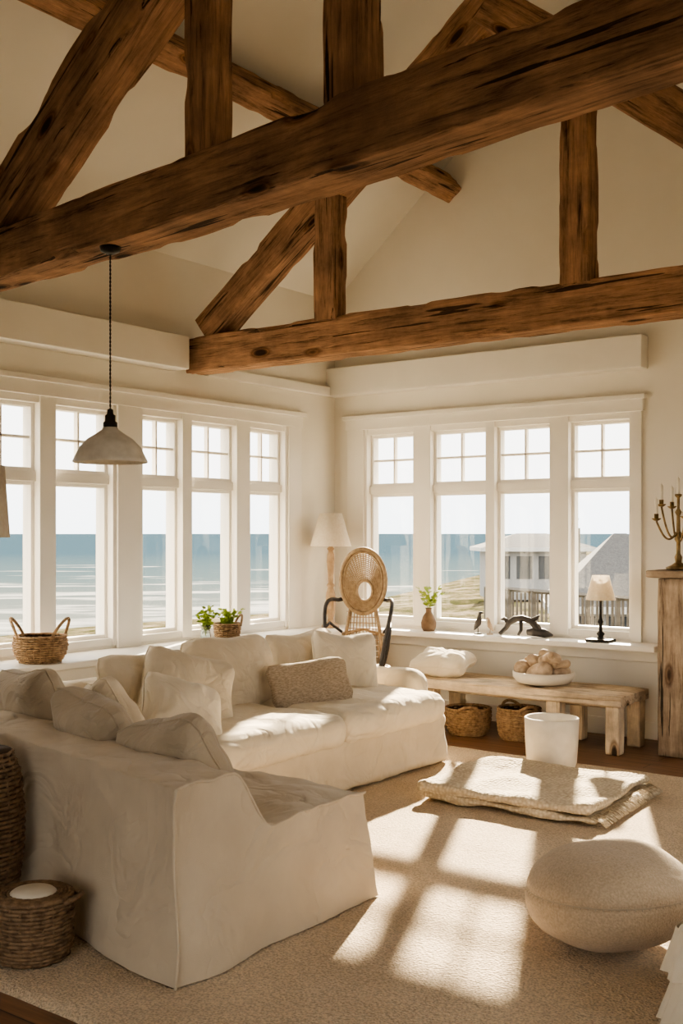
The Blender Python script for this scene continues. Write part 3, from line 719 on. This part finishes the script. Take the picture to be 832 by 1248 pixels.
m=MB(); m.tube([(0,0,0),(0,0,.05)],.004,6); m.tube([(-.035,0,.03),(-.02,0,.055),(0,0,.085),(.012,0,.12),(.014,0,.15),(.02,0,.17),(.035,0,.172),(.052,0,.168)],[.004,.016,.026,.02,.012,.014,.008,.002],10); m.lathe([(0,0),(.03,0),(.03,.01),(0,.01)],16); m.obj('bird',M_black,e,smooth=True)
e=E('seabird_figurine',(1.62,-.12,.70))
m=MB(); m.lathe([(0,0),(.025,0),(.025,.01),(0,.01)],16); m.tube([(0,0,0),(.005,0,.045)],.004,6); m.tube([(.03,0,.03),(.015,0,.05),(0,0,.07),(-.008,0,.095),(-.01,0,.12),(-.02,0,.13),(-.036,0,.128)],[.004,.013,.02,.015,.010,.009,.002],10); m.obj('bird',M_stone,e,smooth=True)
e=E('dark_driftwood_sculpture',(1.93,-.13,.705),R(10))
m=MB(); m.tube([(-.20,0,.012),(-.15,.0,.06),(-.13,.01,.10),(-.08,.0,.13),(-.02,0,.14),(.05,.0,.12),(.10,.0,.07),(.15,0,.02)],[.015,.018,.024,.026,.024,.026,.030,.012],10)
m.tube([(-.13,.01,.10),(-.17,.02,.13),(-.20,.02,.12)],[.022,.016,.004],8); m.tube([(.05,0,.12),(.10,.0,.15),(.12,0,.17)],[.022,.014,.004],8)
m.tube([(-.03,0,.12),(-.02,-.03,.05),(-.04,-.04,.010)],[.016,.014,.010],8); m.tube([(.02,0,.035),(.08,.0,.04),(.16,.0,.03),(.22,0,.015)],[.024,.036,.034,.01],10)
m.obj('driftwood',M_black,e,smooth=True)

# ------------------------------------------------------------------ exterior
def diffuse_only(nt,b,src):
    d=N(nt,'ShaderNodeBsdfDiffuse'); o=[n for n in nt.nodes if n.type=='OUTPUT_MATERIAL'][0]
    nt.links.new(src,d.inputs[0]); nt.links.new(d.outputs[0],o.inputs[0]); nt.nodes.remove(b)
def sea_mat():
    m,nt,b=nm('sea_water'); L=nt.links.new
    g=N(nt,'ShaderNodeNewGeometry')
    d1=N(nt,'ShaderNodeVectorMath',operation='DOT_PRODUCT'); L(g.outputs['Position'],d1.inputs[0]); d1.inputs[1].default_value=(-.68,.73,0)
    d2=N(nt,'ShaderNodeVectorMath',operation='DOT_PRODUCT'); L(g.outputs['Position'],d2.inputs[0]); d2.inputs[1].default_value=(.73,.68,0)
    s=N(nt,'ShaderNodeMath',operation='MULTIPLY_ADD'); L(d1.outputs['Value'],s.inputs[0]); s.inputs[1].default_value=1/280; s.inputs[2].default_value=-70/280
    r=ramp(nt,[(0,(.115,.125,.12)),(.3,(.062,.088,.098)),(1,(.034,.060,.082))]); L(s.outputs[0],r.inputs[0])
    cx=N(nt,'ShaderNodeCombineXYZ'); mu=N(nt,'ShaderNodeMath',operation='MULTIPLY'); mu.inputs[1].default_value=.10; L(d1.outputs['Value'],mu.inputs[0])
    mv=N(nt,'ShaderNodeMath',operation='MULTIPLY'); mv.inputs[1].default_value=.022; L(d2.outputs['Value'],mv.inputs[0]); L(mu.outputs[0],cx.inputs[0]); L(mv.outputs[0],cx.inputs[1])
    n=N(nt,'ShaderNodeTexNoise'); n.inputs['Scale'].default_value=1; n.inputs['Detail'].default_value=7; n.inputs['Roughness'].default_value=.62; L(cx.outputs[0],n.inputs['Vector'])
    sub=N(nt,'ShaderNodeMath',operation='MULTIPLY_ADD'); L(s.outputs[0],sub.inputs[0]); sub.inputs[1].default_value=-.30; L(n.outputs[0],sub.inputs[2])
    rf=ramp(nt,[(.47,0),(.53,1)]); L(sub.outputs[0],rf.inputs[0])
    mx=N(nt,'ShaderNodeMix',data_type='RGBA'); L(rf.outputs[0],mx.inputs[0]); L(r.outputs[0],mx.inputs[6]); mx.inputs[7].default_value=(.30,.30,.29,1)
    diffuse_only(nt,b,mx.outputs[2]); return m
MB().box((-9000,-3000,-7),(3000,12000,-5.05)).obj('sea',sea_mat())
def sand_mat():
    m,nt,b=nm('dune_sand'); L=nt.links.new
    tc=N(nt,'ShaderNodeTexCoord'); n=N(nt,'ShaderNodeTexNoise'); n.inputs['Scale'].default_value=.35; n.inputs['Detail'].default_value=10; n.inputs['Roughness'].default_value=.75; L(tc.outputs['Object'],n.inputs['Vector'])
    r=ramp(nt,[(.42,(.20,.165,.12)),(.50,(.11,.095,.055)),(.58,(.045,.047,.022))]); L(n.outputs[0],r.inputs[0]); diffuse_only(nt,b,r.outputs[0])
    return m
m=MB(); shore=lambda y:-27-.38*y-15*math.exp(-((y-34)/24)**2)
P=[];nu,nv=120,130
for i in range(nu):
    for j in range(nv):
        v=j/(nv-1); y=-60+460*v**1.6; u=(i/(nu-1)); x=shore(y)+(180-shore(y))*u**1.5
        dd=x-shore(y)
        z=-5.2+min(1,dd/14)*.9+min(1,max(0,dd-5)/18)*(nz((x,y,0),.06)*.9+nz((x,y,0),.25)*.5+nz((x,y,0),.6)*.25)
        z+= 1.3*min(1,max(0,dd-8)/40)
        if -9<x<15 and -15<y<9: z=min(z,-3.0)
        P.append((x,y,z))
m.grid(P,nu,nv).obj('beach_dunes',sand_mat(),smooth=True)
def cottage(name,c,rz,sx,sy,h,rh,over=.5,hip=0):
    e=E(name,c,rz); m=MB(); m.box((-sx/2,-sy/2,0),(sx/2,sy/2,h)); m.obj('siding',M_hous,e)
    X,Y=sx/2+over,sy/2+over
    m=MB(); m.poly([(-X,-Y,h),(X,-Y,h),(X,Y,h),(-X,Y,h),(-X+hip,0,h+rh),(X-hip,0,h+rh)],[(0,1,5,4),(2,3,4,5),(1,2,5),(3,0,4),(3,2,1,0)]); m.obj('shingles',M_roof,e)
    m=MB()
    for k in range(int(sx/2)+1): m.box((-sx/2+.35+k*1.7,-sy/2-.04,h*.40),(-sx/2+1.55+k*1.7,-sy/2,h*.84))
    m.obj('dark_panes',M_darkglass,e)
    m=MB(); m.box((-X,-Y-.06,h-.28),(X,-Y,h+.02)); m.box((-X-.06,-Y,h-.28),(-X,Y,h+.02)); m.obj('eave',M_eave,e); return e
cottage('seaside_cottage',(-33.6,70.6,-3.6),R(36.6),7.4,6,4.0,1.1,over=.7,hip=3.2)
cottage('seaside_cottage',(-14.2,41.2,-4.3),R(28),6.0,8,2.6,3.2,hip=3.2)
e=E('rooftop_mast',(-20.4,49.0,-2.2)); m=MB(); m.box((-.5,-.4,0),(.5,.4,4.0)); m.tube([(0,0,3.9),(0,0,5.1)],.05,6); m.tube([(-.5,0,4.3),(.6,0,4.5)],.04,6); m.tube([(.35,0,3.9),(.35,0,4.8)],.04,6); m.obj('frame',M_fence,e)
e=E('picket_fence',(0,0,0)); m=MB(); v0=Vector((-5.8,13.2,0)); v1=Vector((-1.5,11.0,0)); n=34
for k in range(n+1):
    p=v0.lerp(v1,k/n); m.tube([(p.x,p.y,-3.2),(p.x,p.y,.34)],.028 if k%6 else .06,4)
for z in (-.35,.32): m.tube([tuple(v0+Vector((0,0,z))),tuple(v1+Vector((0,0,z)))],.045,4)
m.obj('pickets',M_fence,e)

# ------------------------------------------------------------------ world, sun, camera
w=bpy.data.worlds.new('sky'); scene.world=w; w.use_nodes=True; nt=w.node_tree; bg=nt.nodes['Background']
tc=N(nt,'ShaderNodeTexCoord'); sx=N(nt,'ShaderNodeSeparateXYZ'); nt.links.new(tc.outputs['Generated'],sx.inputs[0])
r=ramp(nt,[(0,(.88,.93,.96)),(.06,(1,.975,.94)),(.5,(1,.95,.88))]); nt.links.new(sx.outputs[2],r.inputs[0]); nt.links.new(r.outputs[0],bg.inputs[0])
bg.inputs[1].default_value=2.6
sd=bpy.data.lights.new('sun','SUN'); sd.energy=24; sd.angle=R(1.1); sd.color=(1,.83,.60)
so_=bpy.data.objects.new('sun',sd); COL.objects.link(so_); so_.rotation_euler=Vector((.45,-1,-.49)).to_track_quat('-Z','Y').to_euler(); so_.location=(-4,12,8)
cd=bpy.data.cameras.new('camera'); cam=bpy.data.objects.new('camera',cd); COL.objects.link(cam)
cam.location=(5.80,-7.71,1.5); cam.rotation_euler=Vector((-.5962,.8028,0)).to_track_quat('-Z','Y').to_euler()
cd.sensor_fit='VERTICAL'; cd.sensor_height=36; cd.lens=1326/1248*36; cd.shift_y=26/1248; cd.clip_end=20000; cd.clip_start=.05
scene.camera=cam
scene.view_settings.view_transform='AgX'
scene.view_settings.look='AgX - Medium High Contrast'
scene.view_settings.exposure=0.72
